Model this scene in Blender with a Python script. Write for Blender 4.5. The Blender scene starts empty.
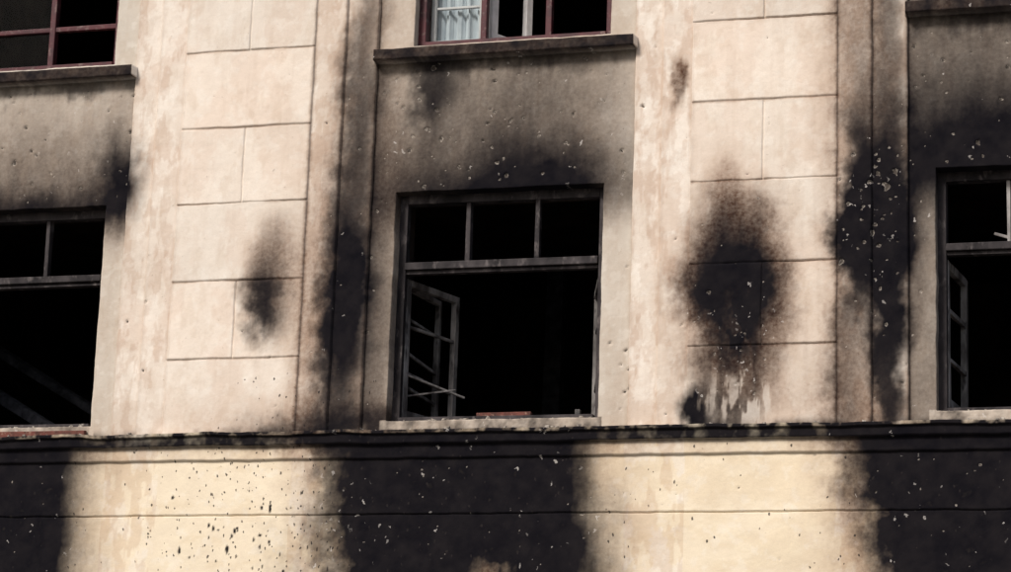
import bpy, math, random, itertools
import numpy as np
from mathutils import Matrix, Vector, Euler

random.seed(7)
RNG = np.random.default_rng(11)
scene = bpy.context.scene
P = 3.11          # bay spacing of the facade (m)
C0 = -0.0075      # centre of the middle bay
EYE = 1.6         # local z = 0 is eye height; the building empty is lifted by this
ROWS = [5.252, 4.785, 4.308, 3.843, 3.371, 2.905]
L0, L1, L2, L3 = 2.457, 2.438, 2.383, 2.303      # ledge: flashing top, fascia top, moulding top, plinth top
SILB, SILT = 4.664, 4.728
OB = 2.53

# ------------------------------------------------------------------ numpy noise
TBL = RNG.random((8, 256, 256)).astype(np.float32)
def vnoise(x, y, s=0):
    xi = np.floor(x).astype(np.int64); yi = np.floor(y).astype(np.int64)
    fx = x - xi; fy = y - yi
    fx = fx*fx*(3-2*fx); fy = fy*fy*(3-2*fy)
    t = TBL[s % 8]; o = (s*37) % 251
    x0 = (xi+o) & 255; x1 = (xi+o+1) & 255; y0 = (yi+o) & 255; y1 = (yi+o+1) & 255
    return (t[x0, y0]*(1-fx)+t[x1, y0]*fx)*(1-fy)+(t[x0, y1]*(1-fx)+t[x1, y1]*fx)*fy
def fbm(x, y, s=0, o=5, g=0.55):
    a = 1.0; r = 0; n = 0
    for i in range(o):
        r = r + a*vnoise(x*2**i+i*13.7, y*2**i+i*7.3, s+i); n += a; a *= g
    return r/n
def sst(a, b, v):
    t = np.clip((v-a)/(b-a), 0, 1); return t*t*(3-2*t)

# ------------------------------------------------------------------ layout
def bayu(x):
    return (x-C0+P/2) % P - P/2
OPEN = []
for k in range(-2, 3):
    OPEN.append((-.64+P*k, (.60 if k != -1 else .63)+P*k, OB, 3.875, 'low', k))
    dz = .09 if k == 1 else 0.0
    OPEN.append((-.57+P*k, .62+P*k, 4.765+dz, 6.30, 'up', k))
    OPEN.append((-.50+P*k, .50+P*k, -.35, 1.05, 'gnd', k))

# ------------------------------------------------------------------ marks (chips, spatter) in metres
CH = []
def chips(n, x0, x1, z0, z1, r0=.004, r1=.013):
    for i in range(n):
        CH.append((random.uniform(x0, x1), random.uniform(z0, z1), r0+(r1-r0)*random.random()**3,
                   random.uniform(.7, 2.0), random.uniform(-1.2, 1.2)))
chips(105, -.75, .75, 3.9, 4.64, .005, .016); chips(16, .60, .78, 2.5, 3.9); chips(12, -.78, -.66, 2.5, 3.9)
chips(55, -3.3, -2.33, 3.9, 4.64, .005, .015); chips(55, 2.33, 3.1, 3.9, 4.7, .005, .015); chips(8, 2.31, 2.47, 2.5, 3.9)
chips(24, 1.12, 1.94, 2.47, 3.9, .004, .010); chips(8, 1.12, 1.94, 3.9, 5.1, .004, .008)
chips(12, -1.99, -1.18, 2.47, 5.1, .004, .008); chips(40, 1.95, 2.3, 2.5, 4.6); chips(12, -1.17, -.8, 2.5, 4.9)
chips(16, .78, 1.1, 2.5, 4.9); chips(10, -2.33, -2.0, 2.5, 4.9)
chips(22, 1.2, 1.6, 2.6, 3.3, .006, .014); chips(28, 1.95, 2.28, 3.25, 4.0, .008, .023)
chips(40, -.85, .6, 1.66, 2.30, .004, .008); chips(26, 2.0, 2.9, 1.66, 2.30, .004, .009)
chips(15, -3.2, -2.45, 1.66, 2.30, .004, .008); chips(16, .7, 2.0, 1.66, 2.30, .004, .007)
SP = []
for i in range(50):
    x = random.triangular(-2.0, -.85, -1.3); z = random.triangular(1.45, 2.30, 1.6)
    SP.append((x, z, random.uniform(.004, .005)+.005*random.random()**4, random.uniform(.9, 3.0)))

# ------------------------------------------------------------------ weathering fields
def fields(x, z):
    x = x.astype(np.float64); z = z.astype(np.float64)
    u = bayu(x)
    n1 = fbm(x*4+3, z*4+9, 1); n2 = fbm(x*4+31, z*4+19, 2); n3 = fbm(x*14, z*14, 3, 5, .6)
    streak = fbm(x*26, z*2.2, 4, 4); fine = fbm(x*45, z*45, 5, 3, .6); st2 = fbm(x*11+9, z*1.3+4, 6, 4, .6)
    n4 = fbm(x*24+7, z*9+3, 7, 4, .62)
    X = x+(n1-.5)*.16+(n3-.5)*.08+(n4-.5)*.03; Z = z+(n2-.5)*.20+(n3-.5)*.11+(streak-.5)*.08+(st2-.5)*.06
    def blob(cx, cz, rx, rz, s, soft=.5):
        d = np.sqrt(((X-cx)/rx)**2+((Z-cz)/rz)**2)
        return s*(1-sst(1-soft, 1+soft, d))
    soot = np.zeros_like(x); brown = np.zeros_like(x); fleck = np.zeros_like(x)
    def add(a, b): return 1-(1-a)*(1-np.clip(b, 0, 1))
    bay = np.abs(u) < .7825
    up = z > L0
    lft = u < 0
    e1 = np.where(lft, .9775, .9475); e2 = np.where(lft, 1.1675, 1.1195)
    s1 = (~bay) & (np.abs(u) < e1); s2 = (~bay) & (~s1) & (np.abs(u) < e2); pan = (np.abs(u) > e2) & up
    # ---- base colours
    col = np.zeros((len(x), 3))
    panel = np.array([.61, .545, .478]); strip = np.array([.57, .497, .43]); bayc = np.array([.48, .43, .372]); low = np.array([.64, .55, .42])
    col[:] = panel
    col[s2] = strip; col[s1] = strip*.97; col[bay & up] = bayc; col[~up] = low
    # each rendered block weathers a little differently
    rowi = np.searchsorted(np.array(ROWS[::-1]), z)
    upc = ((x-(C0+(1.1195+P-1.1675)/2)+P/2) % P)-P/2
    half = np.where((rowi % 2) == 1, (upc > 0)*1, 0); bk = np.floor((x-C0)/P).astype(int)
    hsh = ((rowi*7+half*13+bk*29+300)*2654435761 % 4294967296)/4294967296.0
    col = np.where(pan[:, None], col*(.94+.10*hsh[:, None])*np.stack([np.ones_like(hsh), 1-.03*hsh, 1-.05*hsh], 1), col)
    m = sst(.47, .58, fbm(x*5+50, z*3.2+5, 6, 6, .64))[:, None]
    pink = np.array([.92, .86, .83])
    col = np.where((up & ~bay)[:, None], col*(1-m*.6+m*.6*pink), col)
    m2 = sst(.52, .58, fbm(x*9+80, z*6+15, 2, 5, .65))*(s1 | s2) * np.where(x > .7, 1, .7)
    col = col + (np.array([.67, .62, .56])-col)*(m2*.55)[:, None]
    m3 = sst(.50, .56, fbm(x*16+20, z*5+45, 7, 4, .6))*(s1 | s2)
    col = col*(1-m3[:, None]*np.array([.12, .17, .20]))
    col *= (.92+.16*fbm(x*2.3, z*2.3, 3))[:, None]
    m4 = sst(.50, .60, fbm(x*3+11, z*7+5, 5, 6, .64))*(~up)
    col = col*(1-m4[:, None]*np.array([.05, .07, .10]))
    m5 = sst(.46, .64, fbm(x*1.7+61, z*1.7+25, 1, 7, .62))
    col = col*(1-m5[:, None]*np.array([.06, .07, .08]))
    m6 = sst(.56, .68, fbm(x*13+5, z*6+77, 4, 5, .66))*up
    col = col*(1-m6[:, None]*np.array([.06, .08, .10]))
    m7 = sst(.60, .67, fbm(x*18+35, z*18+7, 0, 4, .6))
    col = col+(np.array([.68, .65, .60])-col)*(m7*.20)[:, None]
    dd = np.clip(1-(z-L0)/.35, 0, 1)*up*(n3*.9)
    brown = add(brown, dd*.30)
    # ---- panels
    brown = add(brown, blob(-1.365, 3.40, .155, .37, .68, .7))
    soot = add(soot, blob(-1.395, 3.24, .13, .22, .93, .65)); soot = add(soot, blob(-1.36, 3.50, .09, .20, .40, .8))
    brown = add(brown, blob(1.37, 3.20, .36, .60, .88, .42)); brown = add(brown, blob(1.32, 3.80, .12, .22, .60, .7))
    soot = add(soot, blob(1.375, 3.20, .275, .36, 1.0, .42)); soot = add(soot, blob(1.34, 3.53, .20, .22, .60, .7))
    soot = add(soot, blob(1.36, 2.82, .24, .28, .68, .5)*(.6+.7*streak))
    pal = blob(1.40, 3.00, .16, .22, 1, .7)*sst(.44, .60, n4)
    soot = soot*(1-.12*pal)
    soot = add(soot, up*blob(1.16, 2.52, .10, .17, .97, .5)); soot = add(soot, up*blob(1.33, 2.50, .16, .12, .7, .6))
    brown = add(brown, blob(1.45, 2.6, .30, .22, .4, .6)*up); brown = add(brown, blob(1.85, 2.65, .2, .4, .25, .7)*up)
    brown = add(brown, blob(1.015, 4.42, .055, .13, .90, .7)); soot = add(soot, blob(1.02, 4.40, .038, .09, .50, .9))
    dr = blob(1.40, 2.60, .17, .15, 1, .5)*sst(.47, .60, fbm(x*34, z*6, 6, 4)+.20*(n3-.5))*up
    soot = soot*(1-.65*dr); brown = brown*(1-.65*dr); col = col*(1-dr[:, None]*.45)+np.array([.50, .49, .47])*dr[:, None]*.45
    fleck = np.maximum(fleck, blob(1.38, 2.92, .20, .34, .70, .6))
    # ---- strips left of middle window (soot runs the whole height, densest in the middle)
    soot = add(soot, blob(-.93, 3.24, .135, .46, 1.0, .6)); soot = add(soot, blob(-.88, 3.75, .12, .9, .74, .8))
    soot = add(soot, blob(-.92, 2.80, .15, .7, .80, .7)); brown = add(brown, blob(-1.10, 3.1, .15, .9, .64, .8))
    soot = add(soot, blob(-.87, 4.5, .10, .9, .58, .9)); brown = add(brown, blob(-.92, 4.3, .15, 1.2, .50, .8))
    soot = add(soot, blob(-.95, 2.50, .45, .11, .75, .7)); brown = add(brown, blob(-1.0, 2.5, .6, .14, .5, .8))
    soot = add(soot, blob(-.72, 2.9, .11, 1.1, .60, .7)*(bay)); brown = add(brown, blob(-.7, 3.0, .14, 1.3, .5, .7))
    fleck = np.maximum(fleck, blob(-.93, 3.2, .12, .5, .12, .6))
    # ---- strips right
    soot = add(soot, blob(2.17, 3.62, .19, .68, 1.0, .5)); soot = add(soot, blob(2.03, 3.60, .10, .46, .96, .6))
    soot = add(soot, blob(2.22, 2.85, .10, .80, .93, .6)); soot = add(soot, blob(2.0, 2.72, .08, .5, .56, .8)); soot = add(soot, blob(2.22, 4.6, .09, 1.0, .66, .8))
    brown = add(brown, blob(2.08, 3.8, .24, 2.2, .62, .5)); soot = add(soot, blob(2.04, 4.3, .09, .6, .45, .9))
    fleck = np.maximum(fleck, blob(2.13, 3.65, .17, .42, .60, .5))
    # ---- middle bay : plume from the window head
    mid = (np.abs(x) < 1)*bay*up
    inlow = sst(3.50, 3.90, z)
    Zs = z+(n2-.5)*.22+(n1-.5)*.12+(st2-.5)*.06
    g = np.clip(1-(Zs+.24*np.abs(X-.12)-3.90)/.90, 0, 1)
    g = g**1.05
    sb = (.28+.66*g)*(1-.55*sst(.40, .78, X+.1*(4.1-z)))*(1-.25*(1-sst(-.78, -.5, X)))*inlow
    soot = add(soot, sb*mid*(z < SILB+.01))
    soot = add(soot, blob(.18, 3.84, .58, .26, .92, .9)*mid*inlow); soot = add(soot, blob(-.43, 4.50, .13, .26, .85, .75)*mid)
    soot = add(soot, blob(-.05, 4.68, .8, .10, .72, .8)*mid*(z < SILT)); soot = add(soot, blob(.10, 4.40, .36, .30, .30, .9)*mid)
    brown = add(brown, (.34+.25*g)*mid*inlow*(1-.6*sst(.5, .76, X))); brown = add(brown, blob(.70, 3.2, .06, 1.0, .18, .8))
    soot = add(soot, .05*(bay & up))
    # ---- left bay
    L = (x < -2.2)*bay*up
    gl = np.clip(1-(Zs-3.86)/.8, 0, 1)**1.4
    soot = add(soot, L*(.17+.62*gl)*inlow*(z < 4.7)); soot = add(soot, blob(-2.42, 4.02, .14, .25, .97, .8)); soot = add(soot, blob(-3.0, 3.86, .55, .12, .75, .9)*L)
    brown = add(brown, L*(.45*gl+.2)*(z < 4.7)*inlow); soot = add(soot, blob(-2.8, 4.66, .6, .07, .6, .8)*L)
    brown = add(brown, blob(-2.42, 3.5, .10, .8, .18, .8))
    # ---- right bay
    R = (x > 2.2)*bay*up
    gr = np.clip(1-(Zs-3.90)/.95, 0, 1)
    soot = add(soot, R*(.54+.42*gr)*inlow); soot = add(soot, R*(1-inlow)*.5); soot = add(soot, blob(2.9, 4.76, .6, .14, .7, .8)*R)
    soot = add(soot, blob(2.8, 3.93, .6, .30, .90, .95)*R); brown = add(brown, R*.40)
    # ---- plinth zone below the ledge: three wide soot curtains
    dn = ~up
    xl = X+.10*(n2-.5)+.08*(st2-.5)
    c1 = 1-sst(-2.64, -2.26, xl); c2 = sst(-1.12, -.74, xl+.05*(Z-2))*(1-sst(.42, .82, xl-.10*(2.1-Z))); c3 = sst(1.84, 2.18, xl+.28*(Z-2.15)*(Z < 2.15))
    cur = np.clip(c1+c2+c3, 0, 1)
    soot = add(soot, dn*cur*(.94+.05*n3*2))
    fr = np.clip((1-sst(-2.5, -2.06, xl))+sst(-1.42, -.85, xl)*(1-sst(.6, 1.08, xl))+sst(1.66, 2.1, xl), 0, 1)
    brown = add(brown, dn*fr*.42)
    soot = add(soot, dn*sst(-1.45, -.9, X)*(x < 0)*(1-sst(1.75, 2.2, Z))*.45*n3*1.6)
    brown = add(brown, dn*blob(.02, 1.66, .10, .09, .8, .9)); soot = np.where(dn, soot*(1-blob(.02, 1.64, .09, .07, .45, .9)), soot)
    soot = add(soot, dn*blob(2.22, 1.94, .03, .07, .97, .5))
    # ledge itself
    led = (z < L0) & (z > L2)
    soot = np.where(led, add(soot, .88+.4*(n3-.4)), soot)  # fascia darkened along its whole length
    soot = np.where((z < L0) & (z > L1), np.clip(.80+1.8*(n3-.47), 0, .98), soot)
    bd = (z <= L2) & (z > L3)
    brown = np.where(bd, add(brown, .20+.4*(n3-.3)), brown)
    soot = np.where(bd, add(soot, .5*sst(L3+.04, L2, z)), soot)  # moulding gets darker towards the fascia above it
    soot = add(soot, (1-sst(L0, L0+.06, z))*up*.65*sst(.4, .6, n1)*(np.abs(u) > .66))
    # pale dusty strip under the burned windows
    wst = up & (z < OB+.002) & (np.abs(u+.02) < .65)
    soot = np.where(wst, np.clip(.30+1.3*(n3-.45)+.5*(1-sst(L0, L0+.035, z)), 0, .93), soot); brown = np.where(wst, .30, brown)
    # sills
    kk = np.round((x-C0)/P)
    sz = np.where(kk == 1, .09, 0)
    sil = bay & (z > SILB+sz) & (z < SILT+sz)
    soot = np.where(sil, .80+.25*(n3-.2), soot); brown = np.where(sil, .8, brown)
    # grooves hold dirt
    gro = np.zeros_like(x)
    for r in ROWS: gro = np.maximum(gro, 1-sst(.004, .006+.014*n2, np.abs(z-r)))
    gro = gro*(np.abs(u) > e2)*up
    brown = add(brown, gro*.50*sst(.25, .6, n1)); soot = add(soot, gro*.15*sst(.3, .6, n2))
    for e in (-1.1675, -.9775, -.7825, .7825, .9475, 1.1195):
        w = (1-sst(.003, .006+.030*n3, np.abs(u-e)))*up*(.5 if e < 0 else .2)  # step edges browner and darker, stronger left of each bay centre
        brown = add(brown, w*.8); soot = add(soot, w*.40*sst(.38, .58, n1+.1))
    brown = add(brown, sst(.53, .70, streak)*up*.10)
    spat = blob(-1.35, 1.95, .60, .50, 1, .5)*dn; spat = np.maximum(spat, .25*dn*(x < .6)*(x > -2.2))
    spat = np.maximum(spat, blob(-1.2, 2.62, .5, .2, .35, .7)); spat = np.maximum(spat, .12*dn)
    # ---- flecks on the soot curtains
    fleck = np.maximum(fleck, dn*cur*.14); fleck = np.maximum(fleck, bay*up*.07)
    fleck = np.maximum(fleck, dn*blob(-.85, 1.85, .35, .3, .50, .7))
    # ---- chips and spatter
    chip = np.zeros_like(x); dep = np.zeros_like(x)
    order = np.argsort(z, kind='stable'); zs = z[order]
    for (cx, cz, r, asp, ang) in CH:
        a, b = np.searchsorted(zs, (cz-.06, cz+.06)); ii = order[a:b]; ii = ii[np.abs(x[ii]-cx) < .06]
        if not len(ii): continue
        dx = x[ii]-cx; dz_ = z[ii]-cz
        rx = (dx*math.cos(ang)+dz_*math.sin(ang)); rz = (-dx*math.sin(ang)+dz_*math.cos(ang))*asp
        d = np.sqrt(rx*rx+rz*rz)/r*(1+1.6*(fine[ii]-.5))
        v = 1-sst(.6, 1.25, d)
        chip[ii] = np.maximum(chip[ii], v); dep[ii] = np.maximum(dep[ii], v*min(r*.9, .011))
    for (cx, cz, r, asp) in SP:
        a, b = np.searchsorted(zs, (cz-.08, cz+.08)); ii = order[a:b]; ii = ii[np.abs(x[ii]-cx) < .06]
        if not len(ii): continue
        d = np.sqrt((x[ii]-cx)**2+((z[ii]-cz)/asp)**2)/r*(1+.8*(fine[ii]-.5))
        soot[ii] = np.maximum(soot[ii], .96*(1-sst(.8, 1.4, d)))
    soot = np.clip(soot+((n3-.5)*.6+(n4-.5)*.5)*soot*(1-soot)*1.3, 0, 1)
    return col, soot, np.clip(brown, 0, 1), np.clip(fleck, 0, 1), chip, dep, spat, n3

# ------------------------------------------------------------------ materials
def nt(name):
    m = bpy.data.materials.new(name); m.use_nodes = True
    t = m.node_tree; t.nodes.clear()
    o = t.nodes.new('ShaderNodeOutputMaterial'); b = t.nodes.new('ShaderNodeBsdfPrincipled')
    t.links.new(b.outputs[0], o.inputs[0]); return m, t, b
def N(t, typ, **kw):
    n = t.nodes.new(typ)
    for k, v in kw.items(): setattr(n, k, v)
    return n
def noise(t, vec, scale, detail=4, rough=.6):
    n = N(t, 'ShaderNodeTexNoise'); n.inputs['Scale'].default_value = scale; n.inputs['Detail'].default_value = detail
    n.inputs['Roughness'].default_value = rough
    if vec: t.links.new(vec, n.inputs['Vector'])
    return n.outputs[0]
def M(t, op, a, b=0.0, c=0.0, clamp=False):
    n = N(t, 'ShaderNodeMath', operation=op); n.use_clamp = clamp
    for i, v in enumerate((a, b, c)):
        if hasattr(v, 'is_linked'): t.links.new(v, n.inputs[i])
        else: n.inputs[i].default_value = v
    return n.outputs[0]
def mix(t, f, a, b, mode='MIX'):
    n = N(t, 'ShaderNodeMix', data_type='RGBA', blend_type=mode)
    for s, v in ((n.inputs['Factor'], f), (n.inputs[6], a), (n.inputs[7], b)):
        if hasattr(v, 'is_linked'): t.links.new(v, s)
        else: s.default_value = v if not isinstance(v, tuple) else (*v, 1)
    return n.outputs[2]
def mrange(t, v, a, b, c=0., d=1.):
    n = N(t, 'ShaderNodeMapRange'); t.links.new(v, n.inputs[0])
    for i, q in enumerate((a, b, c, d)): n.inputs[i+1].default_value = q
    return n.outputs[0]

def wall_material():
    m, t, b = nt('scorched_plaster')
    tc = N(t, 'ShaderNodeTexCoord').outputs['Object']
    def att(n): return N(t, 'ShaderNodeAttribute', attribute_name=n)
    col = att('col').outputs['Color']; soot = att('soot').outputs['Fac']; brown = att('brown').outputs['Fac']
    fleck = att('fleck').outputs['Fac']; chip = att('chip').outputs['Fac']; spat = att('spat').outputs['Fac']; nc = att('mott').outputs['Fac']
    na = noise(t, tc, 42, 4, .68); nb = noise(t, tc, 190, 2, .6)
    s4 = M(t, 'MULTIPLY', M(t, 'MULTIPLY', soot, M(t, 'SUBTRACT', 1.0, soot)), 1.0)
    s = M(t, 'ADD', soot, M(t, 'MULTIPLY', M(t, 'SUBTRACT', na, .5), s4))
    s = mrange(t, s, 0, .96)
    b4 = M(t, 'ADD', brown, M(t, 'MULTIPLY', M(t, 'MULTIPLY', M(t, 'SUBTRACT', na, .5), brown), .9), clamp=True)
    base = mix(t, M(t, 'MULTIPLY', mrange(t, nc, .40, .68), .12), col, (.42, .33, .26))
    base = mix(t, M(t, 'MULTIPLY', mrange(t, nb, .35, .75), .18), base, (.34, .28, .23))
    sp = mrange(t, na, .68, .72)
    base = mix(t, M(t, 'MULTIPLY', sp, .5), base, (.20, .15, .12))
    base = mix(t, b4, base, mix(t, b4, (.38, .27, .195), (.11, .052, .029)))
    sootc = mix(t, nc, (.002, .002, .004), (.013, .011, .012))
    base = mix(t, s, base, sootc)
    dn = N(t, 'ShaderNodeTexNoise'); dn.inputs['Scale'].default_value = 40; dn.inputs['Detail'].default_value = 2; t.links.new(tc, dn.inputs['Vector'])
    def voro(scale, zs, rot, warp):
        v = N(t, 'ShaderNodeTexVoronoi', feature='F1'); v.inputs['Scale'].default_value = scale
        mp = N(t, 'ShaderNodeMapping'); mp.inputs['Rotation'].default_value = (0, rot, 0); mp.inputs['Scale'].default_value = (1, .02, zs)
        wv = N(t, 'ShaderNodeVectorMath', operation='MULTIPLY_ADD'); t.links.new(dn.outputs['Color'], wv.inputs[0]); wv.inputs[1].default_value = (warp,)*3; t.links.new(tc, wv.inputs[2])
        t.links.new(wv.outputs[0], mp.inputs['Vector']); t.links.new(mp.outputs[0], v.inputs['Vector'])
        sc = N(t, 'ShaderNodeSeparateColor'); t.links.new(v.outputs['Color'], sc.inputs[0])
        return v.outputs['Distance'], sc.outputs
    dist, sc = voro(50, .8, .5, .06)
    fl = M(t, 'MULTIPLY', M(t, 'LESS_THAN', dist, M(t, 'MULTIPLY', M(t, 'POWER', sc[1], 3.5), .38)), M(t, 'LESS_THAN', sc[0], M(t, 'MULTIPLY', fleck, .62)))
    base = mix(t, M(t, 'MULTIPLY', fl, M(t, 'ADD', .10, M(t, 'MULTIPLY', sc[2], .42))), base, (.50, .46, .43))
    dist2, sc2 = voro(72, .6, 0.15, .02)
    sq = M(t, 'MULTIPLY', M(t, 'LESS_THAN', dist2, M(t, 'MULTIPLY', M(t, 'POWER', sc2[1], 2.8), .40)), M(t, 'LESS_THAN', sc2[0], M(t, 'MULTIPLY', spat, .42)))
    base = mix(t, M(t, 'MULTIPLY', sq, .85), base, (.018, .015, .015))
    ch = mrange(t, M(t, 'ADD', chip, M(t, 'MULTIPLY', M(t, 'SUBTRACT', na, .5), 1.6)), .5, .7)
    hole = mrange(t, M(t, 'ADD', chip, M(t, 'MULTIPLY', M(t, 'SUBTRACT', na, .5), -1.8)), .7, .95)
    base = mix(t, M(t, 'MULTIPLY', ch, .45), base, (.42, .37, .32))
    base = mix(t, M(t, 'MULTIPLY', hole, .85), base, (.035, .028, .024))
    t.links.new(base, b.inputs['Base Color'])
    b.inputs['Roughness'].default_value = .9
    b.inputs['Specular IOR Level'].default_value = .04
    hgt = M(t, 'ADD', M(t, 'MULTIPLY', na, .8), M(t, 'MULTIPLY', nb, .25))
    bp = N(t, 'ShaderNodeBump'); bp.inputs['Strength'].default_value = .5; bp.inputs['Distance'].default_value = .005
    t.links.new(hgt, bp.inputs['Height']); t.links.new(bp.outputs[0], b.inputs['Normal'])
    return m

def simple(name, c1, c2, scale=20, rough=.8, thr=(.4, .62), bump=.003, stretch=(1, 1, 1), c3=None, det=4):
    m, t, b = nt(name)
    tc = N(t, 'ShaderNodeTexCoord').outputs['Object']
    mp = N(t, 'ShaderNodeMapping'); mp.inputs['Scale'].default_value = stretch; t.links.new(tc, mp.inputs[0])
    n = noise(t, mp.outputs[0], scale, det, .65)
    c = mix(t, mrange(t, n, *thr), c1, c2)
    if c3:
        n2 = noise(t, mp.outputs[0], scale*2.7, 3, .6); c = mix(t, mrange(t, n2, .56, .70), c, c3)
    t.links.new(c, b.inputs['Base Color']); b.inputs['Roughness'].default_value = rough
    b.inputs['Specular IOR Level'].default_value = .15
    if bump:
        bp = N(t, 'ShaderNodeBump'); bp.inputs['Strength'].default_value = .6; bp.inputs['Distance'].default_value = bump
        t.links.new(n, bp.inputs['Height']); t.links.new(bp.outputs[0], b.inputs['Normal'])
    return m
MW = wall_material()
CHAR = simple('charred_wood', (.012, .010, .011), (.052, .044, .045), 7, .75, (.38, .68), .002, stretch=(1, 1, .5), c3=(.10, .085, .083))
SASH = simple('scorched_sash', (.06, .052, .05), (.29, .27, .26), 6, .7, (.38, .60), .002, stretch=(1, 1, .4), c3=(.04, .035, .035))
MAROON = simple('maroon_paint', (.075, .02, .024), (.035, .014, .017), 10, .5, (.35, .65), .001, c3=(.12, .075, .07))
WHITE = simple('old_white_paint', (.58, .56, .55), (.42, .40, .39), 10, .5, (.4, .7))
INTER = simple('burnt_interior', (.022, .017, .017), (.07, .048, .038), 3, .95, (.4, .7), 0)
BEAM = simple('burnt_beam', (.04, .04, .048), (.12, .12, .14), 12, .9, (.4, .7), .005)
CURT = simple('curtain_cloth', (.52, .56, .58), (.38, .42, .45), 6, .9, (.3, .7), 0)
RED = simple('scorched_red_wood', (.13, .045, .035), (.05, .025, .02), 18, .8, (.4, .65), c3=(.20, .12, .09))
RUB = simple('rubble', (.10, .085, .075), (.34, .30, .26), 40, .9, (.4, .6), 0)
TIN = simple('ash', (.03, .03, .03), (.10, .09, .085), 30, .7, bump=0)
GROUND = simple('ground_asphalt', (.045, .045, .047), (.065, .063, .06), 6, .9)
PAVE = simple('pavement_concrete', (.20, .19, .18), (.28, .27, .25), 5, .9)
ROADM = simple('road_asphalt', (.04, .04, .042), (.06, .06, .06), 9, .85)
ROOF = simple('roof_tin', (.12, .05, .04), (.18, .09, .07), 4, .7)
PLAIN = simple('side_plaster', (.40, .33, .26), (.50, .42, .33), 3, .9)
KERB = simple('kerb_stone', (.25, .24, .23), (.35, .34, .32), 12, .85)
def glass_mat():
    m = bpy.data.materials.new('window_glass'); m.use_nodes = True; t = m.node_tree; t.nodes.clear()
    o = N(t, 'ShaderNodeOutputMaterial'); tr = N(t, 'ShaderNodeBsdfTransparent'); gl = N(t, 'ShaderNodeBsdfGlossy'); mx = N(t, 'ShaderNodeMixShader')
    tr.inputs[0].default_value = (.8, .82, .82, 1); gl.inputs['Roughness'].default_value = .04
    fr = N(t, 'ShaderNodeFresnel'); fr.inputs[0].default_value = 1.16
    t.links.new(fr.outputs[0], mx.inputs[0]); t.links.new(tr.outputs[0], mx.inputs[1]); t.links.new(gl.outputs[0], mx.inputs[2]); t.links.new(mx.outputs[0], o.inputs[0])
    return m
GLASS = glass_mat()

# ------------------------------------------------------------------ root
building = bpy.data.objects.new('burned_building', None); scene.collection.objects.link(building)
building.location = (0, 0, EYE)
def link(ob, parent=building):
    scene.collection.objects.link(ob); ob.parent = parent; return ob

# ------------------------------------------------------------------ facade as one fine relief mesh
def axis(lo, hi, flo, fhi, fs, cs, keys):
    a = np.concatenate([np.arange(lo, flo, cs), np.arange(flo, fhi, fs), np.arange(fhi, hi+cs, cs)])
    ks = np.array(sorted(set(np.round(keys, 5))))
    d = np.min(np.abs(a[:, None]-ks[None, :]), axis=1)
    a = a[d > .0028]
    return np.unique(np.round(np.concatenate([a, ks]), 5))
kx = []
for k in range(-3, 4):
    for e in (-1.1675, -.9775, -.7825, .7825, .9475, 1.1195):
        kx += [C0+P*k+e-.0015, C0+P*k+e+.0015]
    cx = C0+P*k+(1.1195+P-1.1675)/2
    kx += [cx-.006, cx-.002, cx+.002, cx+.006]
kz = []
for o in OPEN:
    kx += [o[0]-.001, o[0]+.001, o[1]-.001, o[1]+.001]; kz += [o[2]-.001, o[2]+.001, o[3]-.001, o[3]+.001]
for r in ROWS: kz += [r-.006, r-.002, r+.002, r+.006]
for z in (L0, L1, L2, L3): kz += [z-.001, z+.001]
kz += [1.985-.007, 1.985-.003, 1.985+.003, 1.985+.007]
for s in (0, .09): kz += [SILB+s-.001, SILB+s+.001, SILT+s-.001, SILT+s+.001]
xs = axis(-7.6, 7.6, -3.55, 3.25, .0072, .07, kx)
zs = axis(-EYE, 7.8, 1.55, 5.35, .0072, .07, kz)
nx, nz = len(xs), len(zs)
XX, ZZ = np.meshgrid(xs, zs); X = XX.ravel(); Z = ZZ.ravel()
u = bayu(X); up = Z > L0
e1 = np.where(u < 0, .9775, .9475); e2 = np.where(u < 0, 1.1675, 1.1195)
au = np.abs(u)
Y = np.where(au < .7825, 0., np.where(au < e1, -.024, np.where(au < e2, -.042, -.052)))
pan = (au > e2) & up
gd = np.zeros_like(X)
for r in ROWS: gd = np.maximum(gd, np.clip(1-(np.abs(Z-r)-.002)/.004, 0, 1))
up_c = ((X-(C0+(1.1195+P-1.1675)/2)+P/2) % P)-P/2
rowi = np.searchsorted(np.array(ROWS[::-1]), Z)
jrow = (rowi == 1) | (rowi == 3) | (rowi == 5)
gd = np.maximum(gd, np.where(jrow, np.clip(1-(np.abs(up_c)-.002)/.004, 0, 1), 0))
Y = np.where(pan, Y+.009*gd*(.15+1.5*fbm(X*5, Z*5, 2, 3)), Y)
# ledge & plinth
Y = np.where(Z < L0, -.130, Y); Y = np.where(Z < L1, -.112, Y); Y = np.where(Z < L2, -.086, Y); Y = np.where(Z < L3, -.070, Y)
gg = np.clip(1-(np.abs(Z-1.985)-.003)/.004, 0, 1); Y = Y+.012*gg
kk = np.round((X-C0)/P); sz = np.where(kk == 1, .09, 0)
Y = np.where((au < .79) & (Z > SILB+sz) & (Z < SILT+sz), -.088, Y)
inside = np.zeros(len(X), bool)
for o in OPEN:
    ins = (X > o[0]) & (X < o[1]) & (Z > o[2]) & (Z < o[3]); inside |= ins
Y = np.where(inside, .22, Y)
col, soot, brown, fleck, chip, dep, spat, mott = fields(X, Z)
Y = Y+dep*(~inside)
Y = Y+(fbm(X*3, Z*3, 4)-.5)*.008+(fbm(X*25, Z*25, 5, 3)-.5)*.0022
ledg = np.exp(-((Z-2.43)/.05)**2)
Xw = X+(fbm(X*9, Z*9, 2, 4)-.5)*.009
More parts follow.
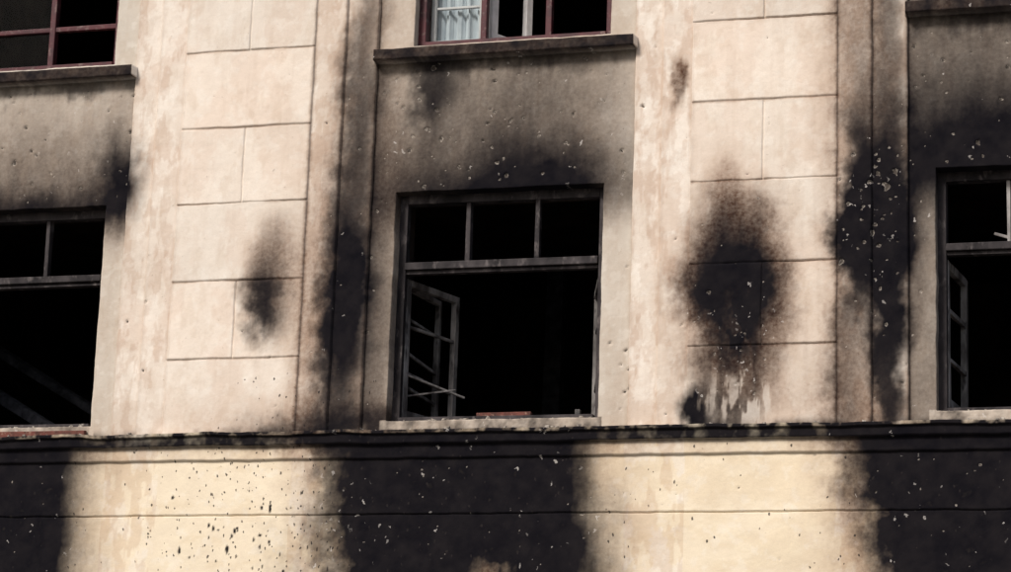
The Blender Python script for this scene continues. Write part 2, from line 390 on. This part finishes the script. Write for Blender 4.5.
Zw = Z+(fbm(X*9+40, Z*9, 3, 4)-.5)*.009+ledg*((fbm(X*3.5+7, Z*0+3, 6, 4)-.5)*.022)
co = np.stack([Xw, Y, Zw], 1).astype(np.float32)
i = np.arange(nz-1)[:, None]*nx+np.arange(nx-1)[None, :]
quads = np.stack([i, i+1, i+1+nx, i+nx], -1).reshape(-1, 4)
keep = ~(inside[quads].all(1)); quads = quads[keep]
used = np.zeros(len(X), bool); used[quads.ravel()] = True
remap = np.cumsum(used)-1
co = co[used]; quads = remap[quads]
me = bpy.data.meshes.new('facade')
me.vertices.add(len(co)); me.vertices.foreach_set('co', co.ravel())
me.loops.add(quads.size); me.loops.foreach_set('vertex_index', quads.ravel().astype(np.int32))
me.polygons.add(len(quads)); me.polygons.foreach_set('loop_start', (np.arange(len(quads))*4).astype(np.int32))
me.polygons.foreach_set('loop_total', np.full(len(quads), 4, np.int32))
me.update(calc_edges=True)
def put(name, arr):
    a = me.attributes.new(name, 'FLOAT', 'POINT'); a.data.foreach_set('value', arr[used].astype(np.float32))
a = me.attributes.new('col', 'FLOAT_COLOR', 'POINT')
a.data.foreach_set('color', np.concatenate([col, np.ones((len(col), 1))], 1)[used].astype(np.float32).ravel())
for nm_, ar_ in (('soot', soot), ('brown', brown), ('fleck', fleck), ('chip', chip), ('spat', spat), ('mott', mott)): put(nm_, ar_)
me.materials.append(MW)
link(bpy.data.objects.new('facade_wall', me))

# ------------------------------------------------------------------ box mesh collector
class Boxes:
    def __init__(s, name, mat, bevel=.003, jit=0.0):
        s.v = []; s.f = []; s.name = name; s.mat = mat; s.bevel = bevel; s.jit = jit
    def box(s, x0, x1, y0, y1, z0, z1, mat=None):
        n = len(s.v)
        for dz in (z0, z1):
            for (a, b) in ((x0, y0), (x1, y0), (x1, y1), (x0, y1)):
                p = Vector((a, b, dz))
                if s.jit: p += Vector([random.uniform(-s.jit, s.jit) for _ in range(3)])
                s.v.append(mat @ p if mat else p)
        for q in ((0, 3, 2, 1), (4, 5, 6, 7), (0, 1, 5, 4), (1, 2, 6, 5), (2, 3, 7, 6), (3, 0, 4, 7)):
            s.f.append([n+i for i in q])
    def bar(s, p0, p1, w, d):
        p0 = Vector(p0); p1 = Vector(p1); L = (p1-p0).length
        q = (p1-p0).to_track_quat('Z', 'Y').to_matrix().to_4x4()
        s.box(-w/2, w/2, -d/2, d/2, 0, L, Matrix.Translation(p0) @ q)
    def done(s, parent=building):
        me = bpy.data.meshes.new(s.name); me.from_pydata([tuple(v) for v in s.v], [], s.f); me.update()
        me.materials.append(s.mat); ob = bpy.data.objects.new(s.name, me); link(ob, parent)
        if s.bevel:
            b = ob.modifiers.new('bevel', 'BEVEL'); b.width = s.bevel; b.segments = 2
        return ob

def sash(B, hx, hy, z0, z1, w, ang, side, bars=2, st=.045, th=.035, broken=0):
    a = math.radians(ang)
    rot = Matrix.Translation((hx, hy, 0)) @ Matrix.Rotation(a if side > 0 else -a, 4, 'Z')
    s = side
    def bx(a0, a1, zz0, zz1, t=th):
        B.box(min(s*a0, s*a1), max(s*a0, s*a1), 0, t, zz0, zz1, rot)
    bx(0, st, z0, z1); bx(w-st, w, z0, z1)
    bx(st, w-st, z0, z0+st*1.3); bx(st, w-st, z1-st, z1)
    H = (z1-z0)
    for i in range(bars):
        zz = z0+H*(i+1)/(bars+1)
        if broken:
            tilt = random.uniform(-.05, .03)*broken
            p0 = rot @ Vector((s*st, th*.5, zz)); p1 = rot @ Vector((s*(w-st), th*.5, zz+tilt)); B.bar(p0, p1, .018, .018)
        else: bx(st, w-st, zz-.012, zz+.012, th*.7)

# ------------------------------------------------------------------ windows
for (x0, x1, z0, z1, kind, k) in OPEN:
    if kind == 'low':
        B = Boxes('charred_window_frame', CHAR, .004, .003)
        fy0, fy1 = .09, .165
        B.box(x0-.01, x0+.045, fy0, fy1, z0, z1); B.box(x1-.045, x1+.01, fy0, fy1, z0, z1)
        B.box(x0+.045, x1-.045, fy0+.003, fy1, z1-.05, z1+.01); B.box(x0+.045, x1-.045, fy0-.02, fy1, z0-.01, z0+.03)
        zt = 3.43
        B.box(x0+.045, x1-.045, fy0-.012, fy1, zt, zt+.042); B.box(x0+.045, x1-.045, fy0+.01, fy1-.01, zt-.022, zt-.003)
        w = x1-x0
        for f in (1/3, 2/3):
            xm = x0+w*f; B.box(xm-.014, xm+.014, fy0+.012, fy1-.012, zt+.042, z1-.05)
        B.done()
        S = Boxes('open_window_sash', SASH, .003, .0025)
        if k == 0:
            sash(S, x0+.05, .135, z0+.04, zt-.04, .54, 73, 1, 2, st=.04, broken=1)
            sash(S, x0+.045, .19, z0+.04, zt-.06, .47, 84, 1, 3, st=.03, broken=1.6)
            sash(S, x1-.05, .135, z0+.04, zt-.04, .54, 73, -1, 2, broken=1)
            S.bar((x0+.05, .16, z0+.30), (x0+.30, .50, z0+.22), .012, .012)
            S.bar((x0+.05, .20, z0+.18), (x0+.28, .40, z0+.25), .010, .010)
        elif k == 1:
            sash(S, x0+.05, .135, z0+.04, zt-.04, .50, 84, 1, 2)
            sash(S, x1-.05, .135, z0+.04, zt-.04, .54, 80, -1, 2)
            S.bar((x0+.30, .14, zt+.10), (x0+.52, .15, zt+.03), .018, .018)
            S.box(x0+.37, x0+.39, .12, .14, zt+.04, z1-.05)
        elif k == -1:
            sash(S, x0+.05, .135, z0+.04, zt-.04, .50, 86, 1, 2)
        else:
            sash(S, x0+.05, .135, z0+.04, zt-.04, .52, 60, 1, 2); sash(S, x1-.05, .135, z0+.04, zt-.04, .52, 50, -1, 2)
        S.done()
    elif kind == 'up':
        B = Boxes('maroon_window_frame', MAROON, .004, .001)
        fy0, fy1 = .07, .14
        B.box(x0-.01, x0+.045, fy0, fy1, z0, z1); B.box(x1-.045, x1+.01, fy0, fy1, z0, z1)
        B.box(x0+.045, x1-.045, fy0+.003, fy1, z1-.05, z1+.01); B.box(x0+.045, x1-.045, fy0-.015, fy1, z0-.01, z0+.04)
        w = x1-x0; fs = (1/3, 2/3) if k == 0 else (.19, .60)
        for f in fs:
            xm = x0+w*f; B.box(xm-.018, xm+.018, fy0+.008, fy1-.008, z0+.04, z1-.05)
        if k != 0: B.box(x0+.045, x1-.045, fy0+.015, fy1-.015, z0+.265, z0+.295)
        B.done()
        G = Boxes('window_pane', GLASS, 0)
        def pane(a, b, y):
            n = len(G.v); G.v += [Vector((a, y, z0+.04)), Vector((b, y, z0+.04)), Vector((b, y+.004, z1-.05)), Vector((a, y+.004, z1-.05))]; G.f.append([n, n+1, n+2, n+3])
        pane(x0+.045, x0+w*fs[0]-.018, .104)
        if k != 0: pane(x0+w*fs[0]+.018, x0+w*fs[1]-.018, .106)
        G.done()
        if k == 0:
            Wt = Boxes('white_window_sash', WHITE, .003)
            a, b = x0+.05, x0+w/3-.02
            Wt.box(a, b, .15, .18, z0+.03, z0+.075); Wt.box(a, a+.03, .15, .18, z0+.075, z1-.1); Wt.box(b-.03, b, .15, .18, z0+.075, z1-.1)
            Wt.box(a+.03, b-.03, .155, .175, z0+.27, z0+.285)
            sash(Wt, x0+w/3+.03, .16, z0+.05, z1-.06, .34, 62, 1, 0, st=.05)
            sash(Wt, x0+2*w/3-.03, .16, z0+.05, z1-.06, .34, 74, -1, 0, st=.10)
            Wt.box(x0+w/3+.02, x0+2*w/3-.02, .142, .30, z0+.0, z0+.028)
            Wt.done()
            vs = []; fc = []
            n = 40
            for j in range(2):
                for q in range(n+1):
                    vs.append((x0+.04+(w/3-.04)*q/n, .21+.02*math.sin(q*.9)+.012*math.sin(q*2.3+1), z0+.06 if j == 0 else z1-.05))
            for q in range(n): fc.append((q, q+1, n+2+q, n+1+q))
            me2 = bpy.data.meshes.new('curtain'); me2.from_pydata(vs, [], fc); me2.materials.append(CURT)
            for p_ in me2.polygons: p_.use_smooth = True
            link(bpy.data.objects.new('curtain', me2))
    else:
        B = Boxes('shutter', CHAR, .004)
        n = 9
        for q in range(n): B.box(x0+(x1-x0)*q/n+.004, x0+(x1-x0)*(q+1)/n-.004, .12, .15, z0-.01, z1+.01)
        B.done()

# ------------------------------------------------------------------ rooms behind (real shell)
R = Boxes('interior_rooms', INTER, 0)
R.box(-7.55, 7.55, 4.2, 4.35, -EYE, 7.7)
for zf in (-EYE+.02, 1.98, 4.22, 6.9): R.box(-7.55, 7.55, .23, 4.2, zf, zf+.25)
for k in range(-2, 4):
    for (a, b) in ((-EYE+.27, 1.98), (2.23, 4.22), (4.47, 6.9)):
        R.box(P*(k-.5)-.08, P*(k-.5)+.08, .235, 4.2, a+.002, b-.002)
for (za, zb, kd) in ((2.23, 4.22, 'low'), (4.47, 6.9, 'up'), (-EYE+.27, 1.98, 'gnd')):
    ops = sorted([o for o in OPEN if o[4] == kd]); cur = -7.55
    for o in ops:
        R.box(cur, o[0]-.012, .222, .40, za+.004, zb-.004)
        R.box(o[0]-.012, o[1]+.012, .222, .40, o[3]+.012, zb-.004)
        R.box(o[0]-.012, o[1]+.012, .222, .40, za+.004, o[2]-.012)
        cur = o[1]+.012
    R.box(cur, 7.55, .222, .40, za+.004, zb-.004)
R.done()
FB = Boxes('fallen_beam', BEAM, .006, .01)
for (a, b, w) in (((-4.3, 1.6, 3.25), (-2.6, 1.0, 2.35), .07), ((-4.2, 2.4, 2.7), (-2.5, 1.7, 2.9), .08), ((-3.9, 1.2, 2.75), (-2.9, .8, 2.3), .05),
                  ((-3.02, 1.3, 2.25), (-2.97, 1.3, 4.2), .07), ((-4.3, 2.1, 3.5), (-2.7, 1.9, 2.6), .06), ((.2, 3.2, 2.3), (1.2, 3.0, 3.9), .09), ((-.6, 3.4, 2.3), (-.6, 3.4, 4.2), .12)):
    FB.bar(a, b, w, w)
FB.done()
SH = Boxes('building_shell', PLAIN, 0)
SH.box(-7.9, -7.57, -.06, 10, -EYE, 7.85); SH.box(7.63, 7.95, -.06, 10, -EYE, 7.85); SH.box(-7.57, 7.63, 9.8, 10.0, -EYE, 7.85)
SH.done()
RF = Boxes('roof', ROOF, .01); RF.box(-8.2, 8.2, -.45, 10.3, 7.86, 8.05); RF.done()

# ------------------------------------------------------------------ debris lying on the ledge / sills
def lumps(name, mat, items):
    vs = []; fs = []
    for (x, y, z, r, fl) in items:
        n = len(vs); pts = []
        for q in itertools.product((-1, 1), repeat=3):
            pts.append((x+q[0]*r*random.uniform(.4, 1.3), y+q[1]*r*random.uniform(.4, 1), z+(q[2]+1)*r*fl*random.uniform(.3, 1)))
        vs += pts
        for q in ((0, 1, 3, 2), (4, 6, 7, 5), (0, 4, 5, 1), (2, 3, 7, 6), (0, 2, 6, 4), (1, 5, 7, 3)): fs.append([n+i for i in q])
    m_ = bpy.data.meshes.new(name); m_.from_pydata(vs, [], fs); m_.materials.append(mat); link(bpy.data.objects.new(name, m_))
it = []
for k in (-1, 0, 1):
    for q in range(50): it.append((random.uniform(-.6, .57)+P*k, random.uniform(.01, .06), OB, .004+.012*random.random()**3, random.uniform(.3, .9)))
    for q in range(24): it.append((random.uniform(-.6, .57)+P*k, random.uniform(-.11, -.03), L0, .004+.012*random.random()**3, random.uniform(.3, .9)))
for q in range(90): it.append((random.uniform(-3.4, 3.2), random.uniform(-.12, -.075), L0, .003+.008*random.random()**3, .7))
lumps('rubble_on_ledge', RUB, it)
lumps('ash_on_sill', TIN, [(random.uniform(-.58, .55)+P*random.choice((-1, 0, 1)), random.uniform(.23, .35), OB-.01, random.uniform(.01, .03), .7) for q in range(160)])
RB = Boxes('scorched_board', RED, .003, .003)
RB.box(-.16, .16, .18, .215, OB-.005, 2.602); RB.box(-3.5, -2.50, -.035, -.006, L0+.002, L0+.045)
RB.done()
BT = Boxes('burnt_can', TIN, .004); BT.box(.42, .45, .175, .205, OB-.005, 2.61); BT.done()

# ------------------------------------------------------------------ ground, pavement, road
def sheet(name, x0, x1, y0, y1, z, mat):
    m_ = bpy.data.meshes.new(name); m_.from_pydata([(x0, y0, z), (x1, y0, z), (x1, y1, z), (x0, y1, z)], [], [(0, 1, 2, 3)])
    m_.materials.append(mat); o = bpy.data.objects.new(name, m_); scene.collection.objects.link(o); return o
sheet('ground', -600, 600, -600, 600, -.14, GROUND)
sheet('road', -300, 300, -10.5, -3.2, -.13, ROADM)
for (nm, a, b) in (('pavement', -3.0, -.04), ('pavement', -17, -10.7)):
    B = Boxes(nm, PAVE, .004); B.box(-200, 200, a, b, -.135, 0); ob = B.done(None)
for (a, b) in ((-3.2, -3.004), (-10.696, -10.5)):
    B = Boxes('kerb', KERB, .01); B.box(-200, 200, a, b, -.135, .002); B.done(None)
ml = Boxes('road_marking', WHITE, 0)
for q in range(-30, 30): ml.box(q*4, q*4+2, -6.9, -6.8, -.128, -.126)
ml.done(None)

# ------------------------------------------------------------------ light
w = bpy.data.worlds.new('World'); scene.world = w; w.use_nodes = True
t = w.node_tree; bg = t.nodes['Background']
sky = t.nodes.new('ShaderNodeTexSky'); sky.sky_type = 'NISHITA'; sky.sun_disc = False
sd = Vector((-.42, -1.0, .85)).normalized()
sky.sun_elevation = math.asin(sd.z); sky.sun_rotation = math.atan2(sd.x, sd.y)
sky.air_density = 1.0; sky.dust_density = 3.0; sky.ozone_density = 1.0
t.links.new(sky.outputs[0], bg.inputs[0]); bg.inputs[1].default_value = .12
sl = bpy.data.lights.new('sun', 'SUN'); sl.energy = 4.1; sl.angle = math.radians(14); sl.color = (1, .965, .91)
so = bpy.data.objects.new('sun', sl); scene.collection.objects.link(so); so.rotation_euler = (-sd).to_track_quat('-Z', 'Y').to_euler()

# ------------------------------------------------------------------ camera
cam = bpy.data.cameras.new('camera'); cam.sensor_width = 36; cam.lens = 2546.4/1011*36; cam.clip_end = 2000; cam.clip_start = .1
co_ = bpy.data.objects.new('camera', cam); scene.collection.objects.link(co_)
R_ = Matrix.Rotation(math.radians(16.598), 4, 'Z') @ Matrix.Rotation(math.radians(13.166), 4, 'X') @ Matrix.Rotation(math.radians(-1.9526), 4, 'Y') @ Matrix.Rotation(math.radians(90), 4, 'X')
co_.matrix_world = Matrix.Translation((4.064, -13.5, EYE)) @ R_
scene.camera = co_
scene.view_settings.view_transform = 'Standard'; scene.view_settings.look = 'None'; scene.view_settings.exposure = 0
